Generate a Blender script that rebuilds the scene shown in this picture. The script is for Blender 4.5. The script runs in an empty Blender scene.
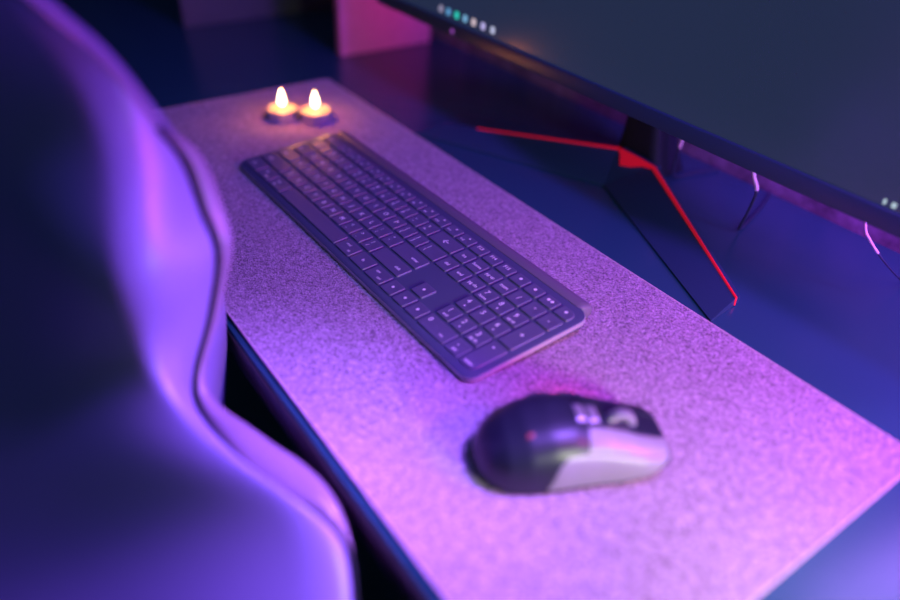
import bpy, bmesh, math, random
from mathutils import Vector, Matrix, Euler

random.seed(4)
S = bpy.context.scene
COL = S.collection
MM = 0.001
DESK = 0.74            # height of the desk top above the floor


def W(x, y, z):
    """millimetres, z from the desk top -> metres"""
    return Vector((x * MM, y * MM, z * MM + DESK))


# ------------------------------------------------------------------ materials
MATS = {}


def mat(name, base, rough=0.5, spec=0.5, metal=0.0, emit=None, estr=0.0, coat=0.0, coat_rough=0.1,
        noise=None, bump=None, trans=0.0, sss=0.0, sheen=0.0):
    m = bpy.data.materials.new(name)
    m.use_nodes = True
    nt = m.node_tree
    b = nt.nodes['Principled BSDF']
    b.inputs['Base Color'].default_value = (*base, 1)
    b.inputs['Roughness'].default_value = rough
    b.inputs['Specular IOR Level'].default_value = spec
    b.inputs['Metallic'].default_value = metal
    b.inputs['Coat Weight'].default_value = coat
    b.inputs['Coat Roughness'].default_value = coat_rough
    b.inputs['Transmission Weight'].default_value = trans
    if sheen:
        b.inputs['Sheen Weight'].default_value = sheen
    if sss:
        b.inputs['Subsurface Weight'].default_value = sss
        b.inputs['Subsurface Radius'].default_value = (0.02, 0.008, 0.003)
        b.inputs['Subsurface Scale'].default_value = 0.5
    if emit:
        b.inputs['Emission Color'].default_value = (*emit, 1)
        b.inputs['Emission Strength'].default_value = estr
    tc = nt.nodes.new('ShaderNodeTexCoord')
    if noise:
        sc, amt, det = noise
        n = nt.nodes.new('ShaderNodeTexNoise')
        n.inputs['Scale'].default_value = sc
        n.inputs['Detail'].default_value = det
        n.inputs['Roughness'].default_value = 0.7
        nt.links.new(tc.outputs['Object'], n.inputs['Vector'])
        r = nt.nodes.new('ShaderNodeValToRGB')
        r.color_ramp.elements[0].position = 0.3
        r.color_ramp.elements[1].position = 0.7
        r.color_ramp.elements[0].color = (*[max(0, c * (1 - amt)) for c in base], 1)
        r.color_ramp.elements[1].color = (*[min(1, c * (1 + amt)) for c in base], 1)
        nt.links.new(n.outputs['Fac'], r.inputs['Fac'])
        nt.links.new(r.outputs['Color'], b.inputs['Base Color'])
    if bump:
        sc, st, dist = bump
        n = nt.nodes.new('ShaderNodeTexNoise')
        n.inputs['Scale'].default_value = sc
        n.inputs['Detail'].default_value = 6
        nt.links.new(tc.outputs['Object'], n.inputs['Vector'])
        bp = nt.nodes.new('ShaderNodeBump')
        bp.inputs['Strength'].default_value = st
        bp.inputs['Distance'].default_value = dist
        nt.links.new(n.outputs['Fac'], bp.inputs['Height'])
        nt.links.new(bp.outputs['Normal'], b.inputs['Normal'])
    MATS[name] = m
    return m


FELT = mat('grey_felt', (.40, .30, .41), rough=.95, spec=.15, noise=(470, .85, 5), bump=(620, .9, .0016))
FELT_EDGE = mat('felt_edge_lit', (.62, .46, .56), rough=.95, spec=.15, noise=(600, .4, 4))  # paler than the mat: pink side light on the rim, put into the colour
DESKM = mat('black_desk_laminate', (.018, .075, .12), rough=.27, spec=.5, bump=(1500, .05, .0003))
DESKEDGE = mat('desk_edge_band', (.03, .022, .03), rough=.3, spec=.5)
KDECK = mat('graphite_keyboard_deck', (.065, .075, .15), rough=.45, spec=.5)
KRIM = mat('light_rim', (.34, .31, .38), rough=.4, spec=.5)
KBAR = mat('graphite_rear_bar', (.16, .14, .19), rough=.5, spec=.5)
KKEY = mat('graphite_keycap', (.12, .115, .21), rough=.34, spec=.5)
LEG = mat('white_legend', (.9, .88, .92), rough=.6)
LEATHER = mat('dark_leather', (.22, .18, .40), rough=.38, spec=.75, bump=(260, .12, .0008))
LEATHER2 = mat('dark_leather_side_pinklit', (.22, .15, .24), rough=.38, spec=.6, bump=(260, .12, .0008))  # pinker than the main leather: pink light on the sides, put into the colour
PIPING = mat('black_piping', (.008, .012, .016), rough=.7, spec=.2)
BLACKP = mat('black_plastic', (.02, .05, .08), rough=.45, spec=.45)
BLACKM = mat('satin_black_metal', (.02, .05, .10), rough=.38, spec=.5)
BLACKD = mat('matt_black', (.008, .016, .028), rough=.6, spec=.25)
RED = mat('red_trim_glow', (.85, .01, .03), rough=.45, spec=.3, emit=(1, .012, .045), estr=.22)  # trim is no lamp; faint emission added to brighten it
SCREEN = mat('screen_glass', (.008, .011, .015), rough=.2, spec=.5, emit=(.28, .45, 1.15), estr=.055)  # even glow, raised to make up for the mat's weak reflection
MBODY = mat('mouse_shell', (.012, .014, .03), rough=.4, spec=.5)
MPANEL = mat('mouse_panel_lit', (.25, .22, .28), rough=.34, spec=.55)  # lighter than the shell: lamp sheen on the right side, put into the colour
MWHEEL = mat('mouse_metal', (.55, .5, .58), rough=.3, metal=.7)
WAX = mat('candle_wax', (.9, .62, .35), rough=.5, sss=.6)
CUP = mat('aluminium_cup', (.75, .72, .75), rough=.32, metal=.9)
WICK = mat('burnt_wick', (.02, .015, .01), rough=.9)
FLAME = mat('flame', (1, .8, .5), rough=1, spec=0, emit=(1, .72, .38), estr=14)
WALL = mat('painted_wall', (.16, .12, .20), rough=.85, noise=(22, .6, 4), bump=(35, .5, .004))
WALLD = mat('dark_wall', (.05, .07, .08), rough=.9, noise=(6, .15, 3))
FLOORM = mat('dark_floor', (.05, .09, .11), rough=.7, noise=(5, .2, 4))
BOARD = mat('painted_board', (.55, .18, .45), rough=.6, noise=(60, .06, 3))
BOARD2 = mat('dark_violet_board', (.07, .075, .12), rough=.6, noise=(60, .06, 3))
WOOD = mat('brown_wood', (.22, .10, .07), rough=.6, noise=(9, .3, 5))
CABLED = mat('dark_cable', (.02, .035, .07), rough=.45)
CABLE_GLINT = mat('cable_glint', (.75, .62, .78), rough=.35)  # colour of the highlights painted on the cables


def glow(name, c, s):
    return mat(name, (.02, .02, .02), rough=.4, emit=c, estr=s)


# ------------------------------------------------------------------ mesh helpers
def link(name, me, material=None, parent=None, loc=None, smooth=None):
    o = bpy.data.objects.new(name, me)
    COL.objects.link(o)
    if material:
        for mm in (material if isinstance(material, (list, tuple)) else [material]):
            me.materials.append(mm)
    if parent:
        o.parent = parent
    if loc is not None:
        o.location = loc
    if smooth is not None:
        for p in me.polygons:
            p.use_smooth = True
        if smooth < 180:
            me.set_sharp_from_angle(angle=math.radians(smooth))
    return o


def bm_obj(name, bm, material, parent=None, loc=None, smooth=30):
    bmesh.ops.scale(bm, vec=(MM, MM, MM), verts=bm.verts)
    bmesh.ops.recalc_face_normals(bm, faces=bm.faces)
    me = bpy.data.meshes.new(name)
    bm.to_mesh(me)
    bm.free()
    return link(name, me, material, parent, loc, smooth)


def tag(o, label, cat, group=None, kind=None):
    if label:
        o['label'] = label
    if cat:
        o['category'] = cat
    if group:
        o['group'] = group
    if kind:
        o['kind'] = kind
    return o


def thing(name, label, cat, loc, rot=(0, 0, 0), group=None):
    o = bpy.data.objects.new(name, None)
    o.empty_display_size = .02
    COL.objects.link(o)
    o.location = loc
    o.rotation_euler = rot
    return tag(o, label, cat, group)


def add_box(bm, x0, x1, y0, y1, z0, z1, bevel=0, seg=2):
    r = bmesh.ops.create_cube(bm, size=1)
    vs = r['verts']
    for v in vs:
        v.co = Vector((x0 + (v.co.x + .5) * (x1 - x0), y0 + (v.co.y + .5) * (y1 - y0), z0 + (v.co.z + .5) * (z1 - z0)))
    if bevel:
        es = list({e for v in vs for e in v.link_edges})
        bmesh.ops.bevel(bm, geom=es, offset=bevel, segments=seg, profile=.5, affect='EDGES')


def box(name, dims, material, parent=None, loc=None, bevel=0, seg=2):
    bm = bmesh.new()
    add_box(bm, *dims, bevel=bevel, seg=seg)
    return bm_obj(name, bm, material, parent, loc)


def rings(bm, loops, close=True, cap0=True, cap1=True):
    """loops: list of lists of points; skin them"""
    vv = [[bm.verts.new(p) for p in lp] for lp in loops]
    n = len(vv[0])
    for a, b in zip(vv, vv[1:]):
        for i in range(n if close else n - 1):
            j = (i + 1) % n
            bm.faces.new((a[i], a[j], b[j], b[i]))
    if close and cap0:
        bm.faces.new(vv[0][::-1])
    if close and cap1:
        bm.faces.new(vv[-1])
    return vv


def rrect(x0, x1, y0, y1, r, seg=6, radii=None):
    rr = radii or (r, r, r, r)      # front-left, front-right, back-right, back-left
    pts = []
    cs = ((x0, y0, 180, 1, 1), (x1, y0, 270, -1, 1), (x1, y1, 0, -1, -1), (x0, y1, 90, 1, -1))
    for (cx, cy, a0, sx, sy), q in zip(cs, rr):
        for k in range(seg + 1):
            a = math.radians(a0 + 90 * k / seg)
            pts.append((cx + sx * q + q * math.cos(a), cy + sy * q + q * math.sin(a)))
    return pts


def inset(pts, d):
    """move a convex outline inwards"""
    n = len(pts)
    out = []
    for i in range(n):
        a = Vector(pts[i - 1]); b = Vector(pts[i]); c = Vector(pts[(i + 1) % n])
        t = (c - a)
        if t.length < 1e-9:
            t = c - b
        t.normalize()
        out.append((b.x - t.y * d, b.y + t.x * d))
    return out


def tube(bm, pts, r, n=8, caps=True):
    pts = [Vector(p) for p in pts]
    loops = []
    up = Vector((0, 0, 1))
    for i, p in enumerate(pts):
        t = (pts[min(i + 1, len(pts) - 1)] - pts[max(i - 1, 0)]).normalized()
        s = t.cross(up)
        if s.length < 1e-3:
            s = t.cross(Vector((0, 1, 0)))
        s.normalize()
        u = s.cross(t)
        rad = r[i] if isinstance(r, (list, tuple)) else r
        loops.append([p + s * rad * math.cos(2 * math.pi * k / n) + u * rad * math.sin(2 * math.pi * k / n) for k in range(n)])
    rings(bm, loops, True, caps, caps)


def lathe(bm, prof, n=32, cx=0, cy=0):
    loops = [[(cx + r * math.cos(2 * math.pi * k / n), cy + r * math.sin(2 * math.pi * k / n), z) for k in range(n)] for r, z in prof]
    rings(bm, loops)


def catmull(P, n):
    """sample a Catmull-Rom spline through the points"""
    out = []
    m = len(P)
    for i in range(m - 1):
        p0 = Vector(P[max(i - 1, 0)]); p1 = Vector(P[i]); p2 = Vector(P[i + 1]); p3 = Vector(P[min(i + 2, m - 1)])
        for k in range(n):
            t = k / n
            out.append(.5 * ((2 * p1) + (-p0 + p2) * t + (2 * p0 - 5 * p1 + 4 * p2 - p3) * t * t + (-p0 + 3 * p1 - 3 * p2 + p3) * t ** 3))
    out.append(Vector(P[-1]))
    return out


# ------------------------------------------------------------------ room
def struct(o):
    o['kind'] = 'structure'
    return o


WB = 479      # face of the back wall
struct(box('floor', (-1500, 2600, -2600, WB + 100, -780, -740), FLOORM, loc=W(0, 0, 0)))
struct(box('wall_back', (-1500, 2600, WB, WB + 100, -740, 1660), WALL, loc=W(0, 0, 0)))
struct(box('wall_left', (-1600, -1500, -2600, WB + 100, -740, 1660), WALLD, loc=W(0, 0, 0)))
struct(box('wall_front', (-1500, 2600, -2700, -2600, -740, 1660), WALLD, loc=W(0, 0, 0)))

# ------------------------------------------------------------------ desk
desk = thing('desk', 'long black desk carrying the felt mat, keyboard and monitor', 'desk', W(0, 0, -740))
bm = bmesh.new()
add_box(bm, -1000, 1300, -124, 476, 711, 740, bevel=1.6, seg=3)
bm_obj('desktop', bm, DESKM, desk)
bm = bmesh.new()
add_box(bm, -998, 1298, -126.2, -124.3, 712, 738.2, bevel=.8, seg=2)
tag(bm_obj('edge_band', bm, DESKEDGE, desk), 'reddish black front edge band', None)
for lx in (-960, 1200):
    for ly in (-70, 400):
        bm = bmesh.new()
        add_box(bm, lx, lx + 50, ly, ly + 50, 0, 711, bevel=3)
        bm_obj('leg', bm, BLACKM, desk)

# ------------------------------------------------------------------ felt mat
mx0, mx1, my0, my1 = -210, 650, -118, 214
bm = bmesh.new()
NX, NY = 172, 66
top = rrect(mx0, mx1, my0, my1, 5, 4)
rings(bm, [[(x, y, .2) for x, y in inset(top, .4)], [(x, y, .8) for x, y in top], [(x, y, 2.6) for x, y in top],
           [(x, y, 3.1) for x, y in inset(top, .5)]])
felt_mat = tag(bm_obj('desk_mat', bm, FELT, None, W(0, 0, 0)),
               'grey felt desk mat running under keyboard, mouse and candles', 'desk mat')
MATZ = 3.1
# stitched border line along the right and front edges (a rolled felt rim)
bm = bmesh.new()
o2 = rrect(mx0 + .3, mx1 - .3, my0 + .3, my1 - .3, 5, 4)
loop = [Vector((x, y, 2.7)) for x, y in o2]
n = 6
lps = []
for i, p in enumerate(loop):
    t = (loop[(i + 1) % len(loop)] - loop[i - 1]).normalized()
    s = Vector((t.y, -t.x, 0))
    lps.append([p + s * .9 * math.cos(2 * math.pi * k / n) + Vector((0, 0, .9)) * math.sin(2 * math.pi * k / n) for k in range(n)])
lps.append(lps[0])
rings(bm, lps, True, False, False)
bmesh.ops.remove_doubles(bm, verts=bm.verts, dist=1e-4)
bm_obj('rolled_rim', bm, FELT_EDGE, felt_mat)

# ------------------------------------------------------------------ keyboard
TILT = math.radians(4.5)
# origin: front-left corner of the key field, on the mat
kb = thing('keyboard', 'slim graphite full-size keyboard with white legends lying on felt mat', 'keyboard',
           W(0, 0, MATZ))
KZ = 7.8         # height of key field front edge above mat
kplane = Matrix.Translation((0, 0, KZ)) @ Matrix.Rotation(TILT, 4, 'X')


def kbm(name, bm, material, parent, smooth=30):
    bmesh.ops.transform(bm, matrix=kplane, verts=bm.verts)
    return bm_obj(name, bm, material, parent, smooth=smooth)


PITCH = 19.0
kx0, kx1, ky0, ky1 = -5.5, 22 * PITCH + 5.0, -6, 118.5
DT = -1.6        # deck top, relative to the plane of the key tops
deck = rrect(kx0, kx1, ky0, ky1, 9, 8, (10, 10, 13, 10))
bm = bmesh.new()
rings(bm, [[(x, y, DT - 6.2 - .02 * max(0, y)) for x, y in inset(deck, 1.2)],
           [(x, y, DT - 5.2) for x, y in inset(deck, .4)],
           [(x, y, DT - 1.0) for x, y in deck], [(x, y, DT - .3) for x, y in inset(deck, .25)],
           [(x, y, DT) for x, y in inset(deck, .9)]])
kbm('deck', bm, KDECK, kb)
bm = bmesh.new()
rim_o = [Vector((x, y, 0)) for x, y in inset(deck, -.35)]
rim_i = [Vector((x, y, 0)) for x, y in inset(deck, .5)]
U = Vector((0, 0, 1))
vv = [[bm.verts.new(p + U * z) for p in lp_] for lp_, z in ((rim_i, DT - 5.3), (rim_o, DT - 4.9), (rim_o, DT - 1.2), (rim_i, DT - .6))]
for a_, b_ in zip(vv, vv[1:] + vv[:1]):
    for i in range(len(a_)):
        j = (i + 1) % len(a_)
        bm.faces.new((a_[i], a_[j], b_[j], b_[i]))
kbm('rim', bm, KRIM, kb)
bm = bmesh.new()
# rear bar: rounded profile that carries the batteries
prof = [(117, DT - 9), (117, DT + .4), (120.5, DT + 1.2), (124, DT + 1.1), (128.5, DT - .6), (131.5, DT - 3.4), (132.2, DT - 7), (131, DT - 12), (127, DT - 15.4), (121, DT - 15.4), (119, DT - 13)]
lp = []
for x, k in ((kx0 + 1, .6), (kx0 + 2, .85), (kx0 + 5, 1), (kx1 - 18, 1), (kx1 - 14, .96), (kx1 - 11.5, .84), (kx1 - 10.5, .65)):
    cy, cz = 125, DT - 6
    lp.append([(x, cy + (y - cy) * k, cz + (z - cz) * k) for y, z in prof])
rings(bm, lp)
kbm('rear_bar', bm, KBAR, kb, 50)
for fx in (20, 22 * PITCH - 40):
    bm = bmesh.new()
    add_box(bm, fx, fx + 22, 2, 8, -7.75, -5.2, bevel=.3)
    bmesh.ops.transform(bm, matrix=Matrix.Translation((0, 0, KZ)), verts=bm.verts)
    bm_obj('rubber_foot', bm, BLACKP, kb)

G = 1.25


def keycap_mesh(w, d, rc):
    bm = bmesh.new()
    o = rrect(G, w - G, G, d - G, 2, 5, rc)
    # skirt, rounded shoulder, then a shallow dish
    lp = [[(x, y, DT - .2) for x, y in o], [(x, y, -.55) for x, y in inset(o, .12)],
          [(x, y, -.12) for x, y in inset(o, .4)], [(x, y, .0) for x, y in inset(o, .85)],
          [(x, y, -.06) for x, y in inset(o, 2.2)], ]
    cx, cy = w / 2, d / 2
    dz = -.38 if w < 30 and d < 30 else -.12
    lp.append([(cx + (x - cx) * .55, cy + (y - cy) * .55, dz * .75) for x, y in inset(o, 2.2)])
    lp.append([(cx + (x - cx) * .15, cy + (y - cy) * .15, dz) for x, y in inset(o, 2.2)])
    rings(bm, lp, cap0=False)
    return bm


FC = {}


def text_pieces(pieces):
    """pieces: (string, x, y, size) -> one bmesh in the plane of the key top"""
    bm = bmesh.new()
    for s, x, y, size in pieces:
        key = s
        if key not in FC:
            cu = bpy.data.curves.new('legend_text', 'FONT')
            cu.body = s
            cu.size = 1
            cu.align_x = 'CENTER'
            cu.align_y = 'CENTER'
            cu.resolution_u = 2
            cu.offset = .022
            tmp = bpy.data.objects.new('legend_text', cu)
            COL.objects.link(tmp)
            dg = bpy.context.evaluated_depsgraph_get()
            me = bpy.data.meshes.new_from_object(tmp.evaluated_get(dg))
            FC[key] = ([v.co.copy() for v in me.vertices], [tuple(p.vertices) for p in me.polygons])
            COL.objects.unlink(tmp)
            bpy.data.objects.remove(tmp)
            bpy.data.curves.remove(cu)
            bpy.data.meshes.remove(me)
        vs, fs = FC[key]
        nv = [bm.verts.new((x + v.x * size, y + v.y * size, .03)) for v in vs]
        for f in fs:
            try:
                bm.faces.new([nv[i] for i in f])
            except ValueError:
                pass
    return bm


def add_key(u, v, w, pieces, d=1.0, name='key', rc=(1.8, 1.8, 1.8, 1.8)):
    W_, D_ = w * PITCH, d * PITCH
    bm = keycap_mesh(W_, D_, rc)
    bmesh.ops.translate(bm, vec=(u * PITCH, v * PITCH, 0), verts=bm.verts)
    k = kbm(name, bm, KKEY, kb, 40)
    if pieces:
        bm = text_pieces([(s, x * PITCH, y * PITCH, z * 1.3) for s, x, y, z in pieces])
        bmesh.ops.translate(bm, vec=(u * PITCH, v * PITCH, 0), verts=bm.verts)
        bmesh.ops.transform(bm, matrix=kplane, verts=bm.verts)
        bmesh.ops.scale(bm, vec=(MM, MM, MM), verts=bm.verts)
        me = bpy.data.meshes.new('legend')
        bm.to_mesh(me)
        bm.free()
        lg = link('legend', me, LEG, k)
        lg['label'] = 'white printed legend'


def row(v, items, u=0.0):
    for it in items:
        w, pcs = it[0], it[1]
        add_key(u, v, w, pcs, *it[2:])
        u += w
    return u


def ch(c):
    return [(c, .5, .52, 5.4)]


def two(a, b):
    return [(a, .36, .64, 4.2), (b, .36, .32, 4.2)]


def word(s, x, y, z=3.4):
    return [(s, x, y, z)]


# bottom row
row(0, [(1.5, word('ctrl', .5, .45)), (1.5, word('opt', .5, .6, 3) + [('start', .95, .32, 3)]), (1.5, word('cmd', .5, .6, 3) + [('alt', .5, .3, 3)]),
        (6.27, None), (1.41, word('cmd', .55, .62, 3) + [('alt', 1.0, .34, 3)]), (1.41, word('fn', .7, .5, 3.6)), (1.41, word('opt', .5, .62, 3) + [('ctrl', .95, .34, 3)])])
row(1, [(2.5, word('shift', .6, .45))] + [(1, ch(c)) for c in 'ZXCVBNM'] + [(1, two('<', ',')), (1, two('>', '.')), (1, two('?', '/')), (2.5 - .0, word('shift', 1.9, .45))][:4])
row(2, [(1.75, word('caps', .5, .45))] + [(1, ch(c)) for c in 'ASDFGHJKL'] + [(1, two(':', ';')), (1, two('"', "'")), (2.25, word('enter', 1.6, .45))])
row(3, [(1.5, word('tab', .5, .45))] + [(1, ch(c)) for c in 'QWERTYUIOP'] + [(1, two('{', '[')), (1, two('}', ']')), (1.5, two('|', '\\'))])
row(4, [(1, two('~', '`'))] + [(1, two(a, b)) for a, b in zip('!@#$%^&*()', '1234567890')] + [(1, two('_', '-')), (1, two('+', '=')), (2, [('\u2190', 1.0, .5, 7)])])
# function row, shallower keys
FD = .82
ew = 1.98
add_key(0, 5, ew, word('esc', .6, .42), FD, 'function_key', (1.8, 1.8, 1.8, 5))
fw = (15 - ew) / 12
for k in range(12):
    add_key(ew + k * fw, 5, fw, [('F%d' % (k + 1), .36, .26, 2.7), ('\u2022', .6, .55, 6)], FD, 'function_key')
for k in range(3):
    add_key(15 + k, 5, 1, [('F%d' % (13 + k), .45, .5, 4.0)], FD, 'function_key')
for k, s in enumerate(('\u2022', '\u2022', '\u2022\u2022', '\u2022')):
    add_key(18 + k, 5, 1, [(s, .5, .44, 9)], FD, 'function_key', (1.8, 1.8, 7 if k == 3 else 1.8, 1.8))
# navigation block
for k, s in enumerate(('ins', 'home', 'pg up')):
    add_key(15 + k, 4, 1, [(s, .5, .5, 3.8)])
for k, s in enumerate(('del', 'end', 'pg dn')):
    add_key(15 + k, 3, 1, [(s, .5, .5, 3.8)])
for u, v, s in ((16, 1, '\u2022'), (15, 0, '\u2022'), (16, 0, '\u2022'), (17, 0, '\u2022')):
    add_key(u, v, 1, [(s, .5, .5, 8)])
# number pad
for k, s in enumerate(('num', '/', '*', '-')):
    add_key(18 + k, 4, 1, [(s, .5, .5, 4.2 if k == 0 else 5)])
for v, r3 in ((3, (('7', 'home'), ('8', '\u2022'), ('9', 'pg up'))), (2, (('4', '\u2022'), ('5', ''), ('6', '\u2022'))), (1, (('1', 'end'), ('2', '\u2022'), ('3', 'pg dn')))):
    for k, (a, b) in enumerate(r3):
        add_key(18 + k, v, 1, [(a, .38, .63, 5.4)] + ([(b, .5, .28, 3.0 if len(b) > 1 else 5)] if b else []))
add_key(18, 0, 2, [('0', .38, .6, 5.4), ('ins', 1.5, .35, 3.0)])
add_key(20, 0, 1, [('.', .4, .7, 7), ('del', .5, .3, 3.2)])
add_key(21, 0, 1, [('enter', .5, .3, 3.4), ('\u2022', .4, 1.6, 6)], 2, 'key', (1.8, 7, 1.8, 1.8))
add_key(21, 2, 1, [('+', .5, 1.0, 5.5)], 2)

# ------------------------------------------------------------------ mouse
MLEN = 66
mouse = thing('mouse', 'dark gaming mouse with metal scroll wheel on felt mat', 'mouse',
              W(513, 8, MATZ), (0, 0, math.radians(-27)))
mouse.scale = (.96, .96, .96)
# along y: (y, half width right, half width left, top height, bottom height, crown x)
PROF = [(-64, 9, 9, 13, 2.5, 0), (-61.5, 17, 17, 20, 1.4, 0), (-56, 25, 26, 27, .8, 0), (-46, 31.5, 33, 34, .5, 0), (-32, 34, 37, 39, .5, -1), (-16, 34, 39, 41, .5, -2),
        (0, 32.5, 39, 40, .5, -2), (16, 31.5, 36, 37, .5, -2), (32, 32, 33, 32.5, 1.8, -1), (46, 32, 31, 27.5, 4.8, 0), (57, 30, 29, 23.5, 8, 0), (64, 27, 26, 21, 11, 0), (66.5, 23, 22, 19, 12.5, 0)]


def mprof(y):
    P = PROF
    if y <= P[0][0]:
        return P[0][1:]
    for a, b in zip(P, P[1:]):
        if y <= b[0]:
            t = (y - a[0]) / (b[0] - a[0])
            t = t * t * (3 - 2 * t) * .35 + t * .65
            return tuple(a[i] + (b[i] - a[i]) * t for i in range(1, 6))
    return P[-1][1:]


def msurf(y, th, off=0.0):
    """th: 0 right foot, 90 crown, 180 left foot (degrees)"""
    wr, wl, h, b, cx = mprof(y)
    a = math.radians(th)
    c, s = math.cos(a), math.sin(a)
    e = .72
    w = wr if c > 0 else wl
    X = cx + (w - (cx if c > 0 else -cx)) * math.copysign(abs(c) ** e, c)
    # undercut near the base
    X *= (1 - .10 * (1 - abs(s)) ** 2)
    Z = b + (h - b) * abs(s) ** .85
    n = Vector((c * .8, 0, s)).normalized()
    return Vector((X, y, Z)) + n * off


YS = [PROF[0][0] + (PROF[-1][0] - PROF[0][0]) * (.5 - .5 * math.cos(math.pi * k / 44)) for k in range(45)]
TH = [180 * k / 40 for k in range(41)]
bm = bmesh.new()
lp = []
for y in YS:
    ring_ = [msurf(y, t) for t in TH]
    lp.append(ring_)
rings(bm, lp)
body = bm_obj('shell', bm, MBODY, mouse, smooth=50)


def mpatch(name, fn, y0, y1, t0, t1, off, material, ny=22, nt=16, parent=None):
    """a raised panel lying on the shell; t0/t1 may be functions of y"""
    bm = bmesh.new()
    lp = []
    for i in range(ny + 1):
        y = y0 + (y1 - y0) * i / ny
        a = t0(y) if callable(t0) else t0
        b = t1(y) if callable(t1) else t1
        edge_y = min(i, ny - i)
        row_ = [msurf(y, a, -.6)]
        for k in range(nt + 1):
            e = min(k, nt - k)
            o = off if (e > 0 and edge_y > 0) else off * .55
            row_.append(msurf(y + (fn(a + (b - a) * k / nt) if fn else 0), a + (b - a) * k / nt, o))
        row_.append(msurf(y, b, -.6))
        lp.append(row_)
    vv = rings(bm, lp, close=False)
    return bm_obj(name, bm, material, parent or mouse, smooth=50)


# right main button flowing down into the right grip panel
mpatch('right_button', lambda t: (t - 70) * .10, 8, 65.5, 44, 77, 1.3, MPANEL)
mpatch('left_button', lambda t: -(t - 100) * .10, 8, 65.5, 103, 140, 1.5, MBODY)
mpatch('grip_panel', lambda t: (t - 30) * .28, -14, 62, 3, 43, 1.1, MPANEL)
mpatch('palm_cover', None, -60, 2, 30, 150, .9, MBODY)
mpatch('thumb_rest', None, -30, 50, 150, 177, 2.2, MBODY)
# centre channel with wheel and two buttons
mpatch('centre_strip', None, -6, 64, 79, 101, .7, MBODY, ny=16, nt=8)
bm = bmesh.new()
n = 40
prof_ = [(6.5, -3.4), (9.5, -3.8), (11.6, -3.2), (12, -1.2), (12, 1.2), (11.6, 3.2), (9.5, 3.8), (6.5, 3.4)]
lpw = []
for k in range(n):
    a = 2 * math.pi * k / n
    rr = 1.0 if k % 2 else .965
    lpw.append([(x, 34 + r * rr * math.cos(a), 28.5 + r * rr * math.sin(a)) for r, x in prof_])
lpw.append(lpw[0])
rings(bm, lpw, True, False, False)
bmesh.ops.remove_doubles(bm, verts=bm.verts, dist=1e-4)
wheel = bm_obj('scroll_wheel', bm, MWHEEL, mouse, smooth=40)
for y0 in (2, 11):
    mpatch('dpi_button', None, y0, y0 + 7, 83, 97, 2.0, MWHEEL, 6, 6)
REDL = glow('red_led', (1, .03, .08), 110)
mpatch('side_light', None, 2, 20, 166, 176, 3.0, REDL, 4, 3)
mpatch('logo_light', None, -34, -29, 70, 76, 1.4, glow('dim_red_led', (1, .05, .12), .4), 3, 3)
for y0 in (-26, -2):
    mpatch('thumb_button', None, y0, y0 + 20, 128, 146, 2.4, BLACKP, 6, 4)

# ------------------------------------------------------------------ tealights
def tealight(label, x, y):
    t = thing('tealight', label, 'candle', W(x, y, MATZ), group='lit tealights on the mat')
    bm = bmesh.new()
    lathe(bm, [(17.5, .0), (18.6, .6), (19.0, 2), (19.0, 12.2), (19.5, 13), (19.0, 13.2), (18.5, 12.2), (18.4, 9)], 40)
    bm_obj('cup', bm, CUP, t, smooth=40)
    bm = bmesh.new()
    lathe(bm, [(18.3, 3), (18.3, 11.6), (17.5, 12.3), (12, 12.1), (3, 11.9)], 40)
    bm_obj('wax', bm, WAX, t, smooth=40)
    bm = bmesh.new()
    tube(bm, [(0, 0, 12), (0, 0, 15), (.5, .1, 18)], .7, 8)
    bm_obj('wick', bm, WICK, t)
    bm = bmesh.new()
    pr = [(.4, 15.5), (2.4, 17), (3.9, 19.5), (4.5, 22.5), (4.2, 26), (3.2, 30), (1.9, 34), (.8, 36.5), (.1, 38)]
    lathe(bm, pr, 20)
    bm_obj('flame', bm, FLAME, t, smooth=180)
    return t


tealight('lit tealight in metal cup, left of the two beyond the keyboard', -110, 98)
tealight('lit tealight in metal cup, right of the two, nearer the monitor', -84, 131)

# ------------------------------------------------------------------ monitor on its V stand
XC = 225
mon = thing('monitor', 'wide black monitor on red-trimmed V-shaped stand', 'monitor', W(XC, 366, 0))


def L(x, y, z):
    """desk millimetres -> monitor local"""
    return (x - XC, y - 366, z)


MW = 408
MY = 285                 # front plane of the screen bezel
MB, MT = 108, 470        # bottom and top
LEAN = math.radians(-3)
piv = Vector(L(XC, MY, MB))
leanM = Matrix.Translation(piv) @ Matrix.Rotation(LEAN, 4, 'X') @ Matrix.Translation(-piv)


def mon_obj(name, bm, material, parent=mon, smooth=30):
    bmesh.ops.transform(bm, matrix=leanM, verts=bm.verts)
    return bm_obj(name, bm, material, parent, smooth=smooth)


bm = bmesh.new()
x0, y0, z0 = L(XC - MW, MY, MB); x1, y1, z1 = L(XC + MW, MY + 30, MT)
add_box(bm, x0, x1, y0 + 1.5, y1, z0, z1, bevel=3, seg=3)
bm_b = bm
mon_obj('casing', bm, BLACKP)
# raised chin and rim frame
CH = 15
bm = bmesh.new()
add_box(bm, x0, x1, y0 - 3.0, y0 + 3, z0 - 1, z0 + CH, bevel=1.6, seg=3)
mon_obj('chin', bm, BLACKM)
for a, b, c, d in ((x0, x0 + 6, z0 + CH, z1), (x1 - 6, x1, z0 + CH, z1), (x0, x1, z1 - 6, z1)):
    bm = bmesh.new()
    add_box(bm, a, b, y0 - 1, y0 + 3, c, d, bevel=.8)
    mon_obj('bezel', bm, BLACKP)
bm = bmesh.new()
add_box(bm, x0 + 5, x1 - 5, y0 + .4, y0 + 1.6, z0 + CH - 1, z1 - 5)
screen = mon_obj('screen', bm, SCREEN)
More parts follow.
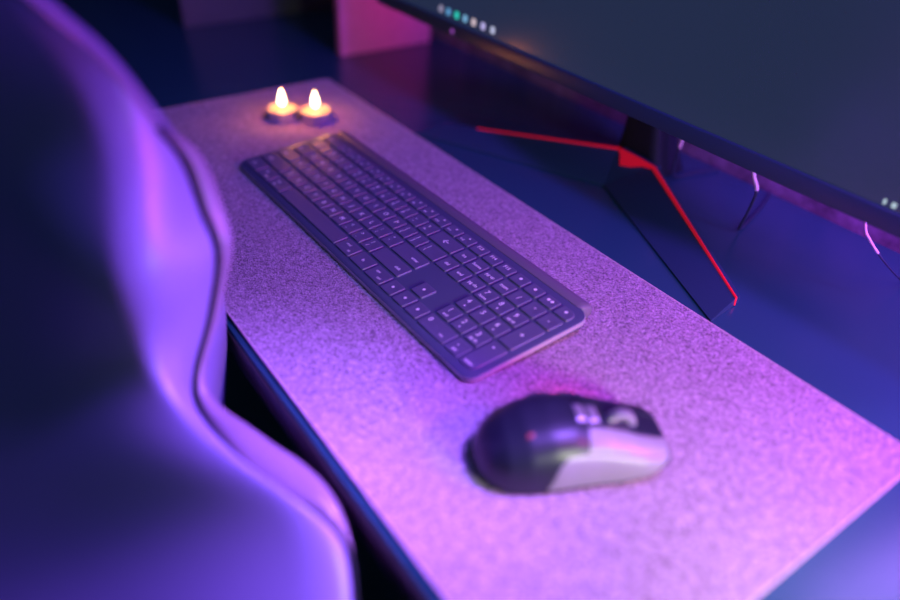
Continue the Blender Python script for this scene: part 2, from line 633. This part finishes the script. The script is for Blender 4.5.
# rear bulge of the housing
bm = bmesh.new()
lpz = []
for dy, k in ((28, 1.0), (45, .9), (62, .62), (66, .5)):
    lpz.append([(x * (MW - 60) * k, y0 + dy, z0 + 190 + z * 150 * k) for x, z in rrect(-1, 1, -1, 1, .25, 5)])
rings(bm, lpz)
mon_obj('rear_housing', bm, BLACKP, smooth=40)
# desktop icons along the bottom of the screen
ICO = [(-37, (.35, .32, .5)), (-21, (.12, .4, .75)), (-4, (.02, .75, .6)), (13, (.2, .5, .8)), (30, (.75, .6, .68)), (48, (.55, .5, .95)), (66, (.5, .55, .8))]
for xi, c in ICO:
    bm = bmesh.new()
    lx, ly, lz = L(xi, MY, 132)
    o = rrect(lx - 4, lx + 4, lz - 4, lz + 4, 2, 3)
    rings(bm, [[(x, ly + .5, z) for x, z in o], [(x, ly + .1, z) for x, z in o]])
    mon_obj('taskbar_icon', bm, glow('icon_glow', c, .8), screen)
for xi, w in ((534, 2.2), (541, 3.4)):
    bm = bmesh.new()
    lx, ly, lz = L(xi, MY, 127)
    o = rrect(lx - w / 2, lx + w / 2, lz - 2, lz + 2, .6, 2)
    rings(bm, [[(x, ly + .5, z) for x, z in o], [(x, ly + .1, z) for x, z in o]])
    mon_obj('tray_icon', bm, glow('tray_glow', (.5, .65, .75), .9), screen)
bm = bmesh.new()
lx, ly, lz = L(-6, MY - 3, 113)
o = [(lx + 3 * math.cos(a * math.pi / 8), lz + 3 * math.sin(a * math.pi / 8)) for a in range(16)]
rings(bm, [[(x, ly + .6, z) for x, z in o], [(x, ly - .5, z) for x, z in o]])
mon_obj('power_light', bm, glow('power_glow', (.28, .06, .45), .9))

# stand: two flat wedge legs, each with a red line along its upper edge
AP_L, AP_R = (212, 366), (269, 362)   # ends of the two ridges at the hub (plan)
AP_F = (238, 322)
SC = 240


def leg(sign):
    tipB = (SC + sign * 223, 256)
    tipF = (SC + sign * 228, 218)
    AP_B = AP_R if sign > 0 else AP_L
    N = 14
    lp = []
    ridge = []
    for i in range(N + 1):
        t = i / N
        bx = AP_B[0] + (tipB[0] - AP_B[0]) * t; by = AP_B[1] + (tipB[1] - AP_B[1]) * t
        fx = AP_F[0] + (tipF[0] - AP_F[0]) * t; fy = AP_F[1] + (tipF[1] - AP_F[1]) * t
        h = 25 + (8 - 25) * t
        b2x, b2y = bx - sign * 0, by + 7
        lp.append([L(fx, fy, .4), L(fx, fy, 2.2), L(fx + (bx - fx) * .93, fy + (by - fy) * .93, h - .6), L(bx, by, h), L(b2x, b2y, h - .5), L(b2x, b2y, .4)])
        ridge.append(L(bx, by + .4, h + .1))
    bm = bmesh.new()
    rings(bm, lp)
    o = bm_obj('stand_leg', bm, BLACKM, mon, smooth=20)
    bm = bmesh.new()
    pts = [Vector(p) for p in ridge]
    tip = Vector(L(tipB[0] + sign * 1, tipB[1] - .5, 1.2))
    wv = [(2.6 - 1.4 * i / N) * (1 if sign > 0 else .8) for i in range(N + 1)]
    if sign > 0:
        tube(bm, pts + [tip], wv + [.8], 8)
    else:
        tube(bm, pts[:12], wv[:12], 8)
    tag(bm_obj('trim_line', bm, RED, o, smooth=40), 'red trim line', None)


leg(1)
leg(-1)
bm = bmesh.new()
hub_t = [L(AP_F[0], AP_F[1], 2.2), L(AP_R[0], AP_R[1], 25), L(AP_R[0], AP_R[1] + 12, 24.5), L(AP_L[0], AP_L[1] + 12, 24.5), L(AP_L[0], AP_L[1], 25)]
rings(bm, [[Vector((x, y, .4)) for x, y, z in hub_t], [Vector(q) for q in hub_t]])
bm_obj('stand_hub', bm, BLACKM, mon, smooth=20)
bm = bmesh.new()
A_, B_, F_ = Vector(hub_t[4]), Vector(hub_t[1]), Vector(hub_t[0])
tri = [A_ + Vector((-3, 1.5, .6)), A_.lerp(B_, .12).lerp(F_, .10), A_.lerp(B_, .30).lerp(F_, .36), A_.lerp(B_, .62).lerp(F_, .26), A_.lerp(B_, .80).lerp(F_, .10), B_ + Vector((2, -2, .4)), B_ + Vector((1, 2.4, .8)), A_.lerp(B_, .5) + Vector((0, 2.6, 1))]
rings(bm, [[q + Vector((0, .5, -1)) for q in tri], [q + Vector((0, -.5, 1.3)) for q in tri]])
tag(bm_obj('badge', bm, RED, mon), 'red triangular badge', None)
# upright column
bm = bmesh.new()
lpz = []
for z, wx, wy in ((0.4, 34, 30), (14, 32, 26), (60, 24, 18), (300, 24, 18), (330, 24, 18)):
    cx, cy = XC, 410 - min(z, 60) * .2
    lpz.append([L(cx + x * wx, cy + y * wy, z) for x, y in rrect(-1, 1, -1, 1, .4, 4)])
rings(bm, lpz)
bm_obj('column', bm, BLACKD, mon, smooth=40)
box('mount', (-50, 50, -366 + 340, 14, 255, 355), BLACKP, mon, bevel=4)

# ------------------------------------------------------------------ cables behind the monitor
def cable(label, pts, r, k0, k1):
    """dark cable; the stretch between control points k0 and k1 is painted pale as a glint"""
    cp = catmull(pts, 8)
    bm = bmesh.new()
    tube(bm, cp, r, 8)
    o = bm_obj('cable', bm, CABLED, None, W(0, 0, 0), smooth=60)
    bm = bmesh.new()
    tube(bm, cp[k0 * 8:k1 * 8 + 1], r + .45, 10)  # slightly thicker pale piece paints the light glinting on the cable
    tag(bm_obj('painted_glint', bm, CABLE_GLINT, o, smooth=60), 'painted glint', None)
    return tag(o, label, 'cable')


cable('dark cable with painted glint hanging beside the monitor stand column', [(286, 352, 138), (278, 390, 92), (275, 394, 60), (273, 395, 44), (268, 400, 14), (268, 410, 2.4), (272, 440, 2), (280, 473, 2)], 1.4, 1, 3)
cable('dark cable with painted glint hanging midway between stand and monitor end', [(388, 352, 138), (382, 358, 100), (386, 360, 70), (394, 361, 54), (392, 362, 32), (386, 366, 8), (382, 378, 2.6), (368, 425, 2), (350, 473, 2)], 1.5, 1, 3)
cable('thin cable with painted glint curving under the right end of the monitor', [(490, 352, 130), (494, 355, 95), (501, 360, 66), (508, 361, 57), (518, 363, 48), (528, 380, 30), (530, 420, 4), (520, 445, 1.5), (512, 474, 1.5)], .8, 1, 4)

# ------------------------------------------------------------------ upright boards at the far end of the desk
board = tag(box('upright_board', (-16, 0, 0, 168, 0, 420), BOARD, None, W(-297, 284, 0), bevel=1),
            'magenta-lit upright board standing on desk behind the candles', 'board')
board2 = tag(box('upright_board', (-18, 0, 0, 330, 0, 420), BOARD2, None, W(-553, 126, 0), bevel=1),
             'dim violet upright board at the far left end of the desk', 'board')

# ------------------------------------------------------------------ chair
# the chair is swivelled towards the viewer: its backrest front with the right-hand bolster faces us
YAW = math.radians(48)
Nv = Vector((math.cos(YAW), -math.sin(YAW), 0))          # way the chair faces
Lv = Vector((-math.sin(YAW), -math.cos(YAW), 0))         # from the wing by the desk to the middle
Rv = Vector((-.98, -.2, 0))                              # run of the wing's side panel
HALF = 235
mid = Vector((346, -150, 0)) + Lv * HALF                 # axis of the backrest (plan)
CL = Vector((mid.x, mid.y, -740)) + Nv * 150
chair = thing('desk_chair', 'dark leather desk chair with winged backrest drawn up to the desk', 'chair', W(*CL))
# outer outline of the wing (desk millimetres) and how far inside it the seam runs
OUT = [(715, -352, -270), (705, -335, -190), (655, -270, -135), (580, -200, -85), (535.6, -162, -42), (514.8, -151.5, -19), (494.3, -143, 2.4), (472.3, -139.5, 17.7), (444, -143, 23.8), (405, -157.8, 28.8), (356, -171.8, 36.6), (344, -149, 86), (350, -138, 131),
       (340, -137, 156), (336, -144, 186), (338, -163, 209), (340, -187, 250), (341, -211, 281), (340, -243, 330), (338, -270, 390), (334, -300, 440)]
SEAM_IN = [4, 4, 4, 4, 4, 4, 6, 18, 28, 25, 12, 12, 15, 18, 14, 4, .6, .5, .5, .5, .5]
FULL = [1, 1, 1, 1, 1, 1, 1, 1, 1, 1, 1, 1, 1, .95, .6, .22, .06, .04, .03, .03, .03]     # how far the bolster stands out
FLAT = [1, 1, 1, 1, 1, 1, 1, .95, .9, .8, .6, .25, 0, 0, 0, 0, 0, 0, 0, 0, 0]       # 1: the wing lies level, 0: it stands upright
outs = catmull(OUT, 6)
sin_ = [v.x for v in catmull([(q, 0, 0) for q in SEAM_IN], 6)]


def mirror(p):
    d = (Vector(p) - mid)
    return Vector(p) - Lv * (2 * d.dot(Lv))


flat_ = [min(1, max(0, v.x)) for v in catmull([(q, 0, 0) for q in FLAT], 6)]


full_ = [v.x for v in catmull([(q, 0, 0) for q in FULL], 6)]


def bolster(d, f, g):
    """height of the upholstery d millimetres inside the seam"""
    B = (62 * (1 - f) + 16 * f) * g
    if d < 24:
        q = 1 - d / 24
        return B * math.sqrt(max(0, 1 - q * q))
    td = max(0, d - 24) / 165
    t = min(1, td)
    return B * (1 - .85 * t * t * (3 - 2 * t)) - f * 38 * (td * td if td < 1 else 2 * td - 1)


front_l, side_l, side_m, pipe_r, pipe_l, rows_ = [], [], [], [], [], []
for p, si, fl, fu in zip(outs, sin_, flat_, full_):
    seam = p + Vector((0, -1, 0)) * si * .92 + Vector((.35, 0, 0)) * si
    Nr = (Nv * (1 - fl) + Vector((0, 0, 1)) * fl).normalized()
    hw = -(Vector((seam.x, seam.y, 0)) - mid).dot(Lv)
    row_ = []
    K = 26
    for k in range(K + 1):
        d = hw * (k / K) ** 1.8
        row_.append(seam + Lv * d + Nr * bolster(d, fl, fu))
    rows_.append((row_, seam - Nr * 8, seam + Lv * 30 - Nr * (30 + 170 * fl)))
    Rx = Rv if p.z < 195 else Vector((-.86, -.5, 0))
    Rr = (Rx * (1 - fl) + Vector((-.15, .1, -1)) * fl).normalized()
    c = [seam - Nr * 4, seam + (p - seam) * .45 + Nr * 2, seam + (p - seam) * .88, p + Rr * 12, p + Rr * (40 + 20 * fl) + Lv * 2, p + Rr * (66 + 60 * fl) + Lv * 18, p + Rr * (72 + 90 * fl) + Lv * 60]
    cs = catmull(c, 3)
    side_l.append([q - CL for q in cs])
    side_m.append([mirror(q) - CL for q in cs])
    o_ = (p - seam).normalized() * 1.5 + Nr * 1.6
    if p.z < 212:
        pipe_r.append(seam + o_ - CL)
        pipe_l.append(mirror(seam + o_) - CL)
# upholstery is stretched over the frame: even the surface out between the seams
Gd = [r[0] for r in rows_]
for _ in range(70):
    H = [list(r) for r in Gd]
    for i in range(len(Gd)):
        for k in range(2, len(Gd[0])):
            a_ = Gd[max(i - 1, 0)][k]; b_ = Gd[min(i + 1, len(Gd) - 1)][k]
            wgt = min(1, (k - 1) / 5) * .5
            H[i][k] = Gd[i][k] * (1 - wgt) + (a_ + b_) * .5 * wgt
    Gd = H
for row_, (_, under, deep) in zip(Gd, rows_):
    front_l.append([q - CL for q in row_ + [mirror(q) for q in row_[-2::-1]] + [mirror(under), mirror(deep), deep, under]])
bm = bmesh.new()
rings(bm, front_l)
bm_obj('backrest', bm, LEATHER, chair, smooth=60)
bm = bmesh.new()
rings(bm, side_l, close=False)
bm_obj('side_panel', bm, LEATHER2, chair, smooth=60)
bm = bmesh.new()
rings(bm, side_m, close=False)
bm_obj('side_panel', bm, LEATHER2, chair, smooth=60)
for pr in (pipe_r, pipe_l):
    bm = bmesh.new()
    tube(bm, pr, 2.3, 8)
    bm_obj('piping', bm, PIPING, chair, smooth=60)
# seat, gas lift and star base
bm = bmesh.new()
sc_ = Vector((mid.x, mid.y, 0)) + Nv * 200
lpz = []
for z, k in ((-345, .86), (-335, .97), (-300, 1), (-275, .97), (-262, .86)):
    lpz.append([sc_ + Lv * (x * 235 * k) + Nv * (y * 225 * k) + Vector((0, 0, z)) - CL for x, y in rrect(-1, 1, -1, 1, .3, 6)])
rings(bm, lpz)
bm_obj('seat', bm, LEATHER, chair, smooth=50)
pc = sc_ - CL
bm = bmesh.new()
lathe(bm, [(26, 95), (26, 230), (20, 232), (20, 398)], 20, pc.x, pc.y)
bm_obj('gas_lift', bm, BLACKM, chair)
bm = bmesh.new()
add_box(bm, pc.x - 70, pc.x + 70, pc.y - 70, pc.y + 70, 380, 398, bevel=4)
bm_obj('seat_plate', bm, BLACKM, chair)
for s_ in (-1, 1):
    bm = bmesh.new()
    a = Vector((mid.x, mid.y, -300)) + Lv * 90 * s_ - Nv * 20 - CL
    b_ = Vector((sc_.x, sc_.y, -352)) + Lv * 90 * s_ - CL
    tube(bm, [b_, b_.lerp(a, .8), a + Vector((0, 0, 140))], 14, 8)
    bm_obj('back_bracket', bm, BLACKM, chair)
for k in range(5):
    a = 2 * math.pi * k / 5 + .9
    e = pc + Vector((math.cos(a) * 290, math.sin(a) * 290, 0))
    bm = bmesh.new()
    tube(bm, [(pc.x, pc.y, 105), (pc.x + math.cos(a) * 150, pc.y + math.sin(a) * 150, 90), (e.x, e.y, 68)], [26, 20, 14], 10)
    lg_ = bm_obj('base_leg', bm, BLACKM, chair, smooth=40)
    bm = bmesh.new()
    for s_ in (-14, 14):
        dx, dy = -math.sin(a) * s_, math.cos(a) * s_
        q = [(e.x + dx + math.cos(a) * 27 * math.cos(t * math.pi / 10), e.y + dy + math.sin(a) * 27 * math.cos(t * math.pi / 10), 27.5 + 27 * math.sin(t * math.pi / 10)) for t in range(20)]
        q2 = [(x + dx * .8, y + dy * .8, z) for x, y, z in q]
        rings(bm, [q, q2])
    tube(bm, [(e.x, e.y, 27), (e.x, e.y, 70)], 7, 8)
    bm_obj('caster', bm, BLACKP, lg_, smooth=40)

# ------------------------------------------------------------------ lights
def area(name, loc, target, sx, sy, color, power):
    l = bpy.data.lights.new(name, 'AREA')
    l.shape = 'RECTANGLE'
    l.size = sx * MM
    l.size_y = sy * MM
    l.color = color
    l.energy = power
    o = bpy.data.objects.new(name, l)
    COL.objects.link(o)
    o.location = W(*loc)
    d = W(*target) - W(*loc)
    o.rotation_euler = d.to_track_quat('-Z', 'Y').to_euler()
    return o


def point(name, loc, color, power, r=4):
    l = bpy.data.lights.new(name, 'POINT')
    l.color = color
    l.energy = power
    l.shadow_soft_size = r * MM
    o = bpy.data.objects.new(name, l)
    COL.objects.link(o)
    o.location = W(*loc)
    return o


area('violet_tube', (705, 415, 270), (420, 0, 60), 45, 440, (.42, .18, 1.0), 1.8)
area('violet_lamp', (930, 280, 200), (330, 0, 0), 60, 240, (.22, .06, 1.0), 3.4)
l_ = area('chair_fill', (600, 120, 420), (435, -215, -20), 80, 80, (.36, .16, 1.0), 1.0)  # added narrow fill that brightens the chair, no such lamp in the room
l_.data.spread = math.radians(48)
l_ = area('lavender_lamp', (870, 10, 150), (540, 40, 0), 70, 70, (.80, .86, .55), .41)
l_.data.spread = math.radians(85)
area('magenta_lamp', (880, 280, 360), (560, 170, 0), 90, 90, (1.0, .10, .32), 2.6)
area('blue_fill', (700, 250, 950), (250, 40, 0), 200, 200, (.19, .07, 1.0), 8.5)  # added broad fill, spreads even violet over mat and keys
l_ = area('magenta_backlight', (-60, 410, 160), (-297, 370, 60), 40, 120, (1.0, .02, .50), .06)
l_.data.spread = math.radians(80)
l_ = area('violet_backlight', (430, 400, 130), (430, 480, 30), 300, 20, (.40, .06, 1.0), .12)
l_.data.spread = math.radians(110)
for x, y in ((-110, 98), (-84, 131)):
    point('candle_light', (x, y, MATZ + 42), (1, .24, .03), .11, 4)

w = bpy.data.worlds.new('room_dark')
S.world = w
w.use_nodes = True
w.node_tree.nodes['Background'].inputs['Color'].default_value = (.24, .50, 1.0, 1)
w.node_tree.nodes['Background'].inputs['Strength'].default_value = .155

# ------------------------------------------------------------------ camera
cd = bpy.data.cameras.new('camera')
cam = bpy.data.objects.new('camera', cd)
COL.objects.link(cam)
CR = ((0.580707070105202, 0.8130520772344105, 0.041540563725618034), (0.49518618722754015, -0.31225531567279163, -0.81073254394599), (-0.6461965170974566, 0.49136843360038424, -0.5839410276322611))
rx, ry, rz = Vector(CR[0]), Vector(CR[1]), Vector(CR[2])
M3 = Matrix((rx, -ry, -rz)).transposed()
CAM = Vector((734.5627, -263.1634, 371.7663))
cam.matrix_world = Matrix.Translation(W(*CAM)) @ M3.to_4x4()
cd.sensor_fit = 'HORIZONTAL'
cd.sensor_width = 36
cd.lens = 737.0 / 900 * 36
cd.clip_start = .01
cd.dof.use_dof = True
cd.dof.focus_distance = .655
cd.dof.aperture_fstop = 1.5
S.camera = cam
S.view_settings.view_transform = 'Standard'
S.view_settings.look = 'None'
S.view_settings.gamma = 1
S.view_settings.exposure = 0
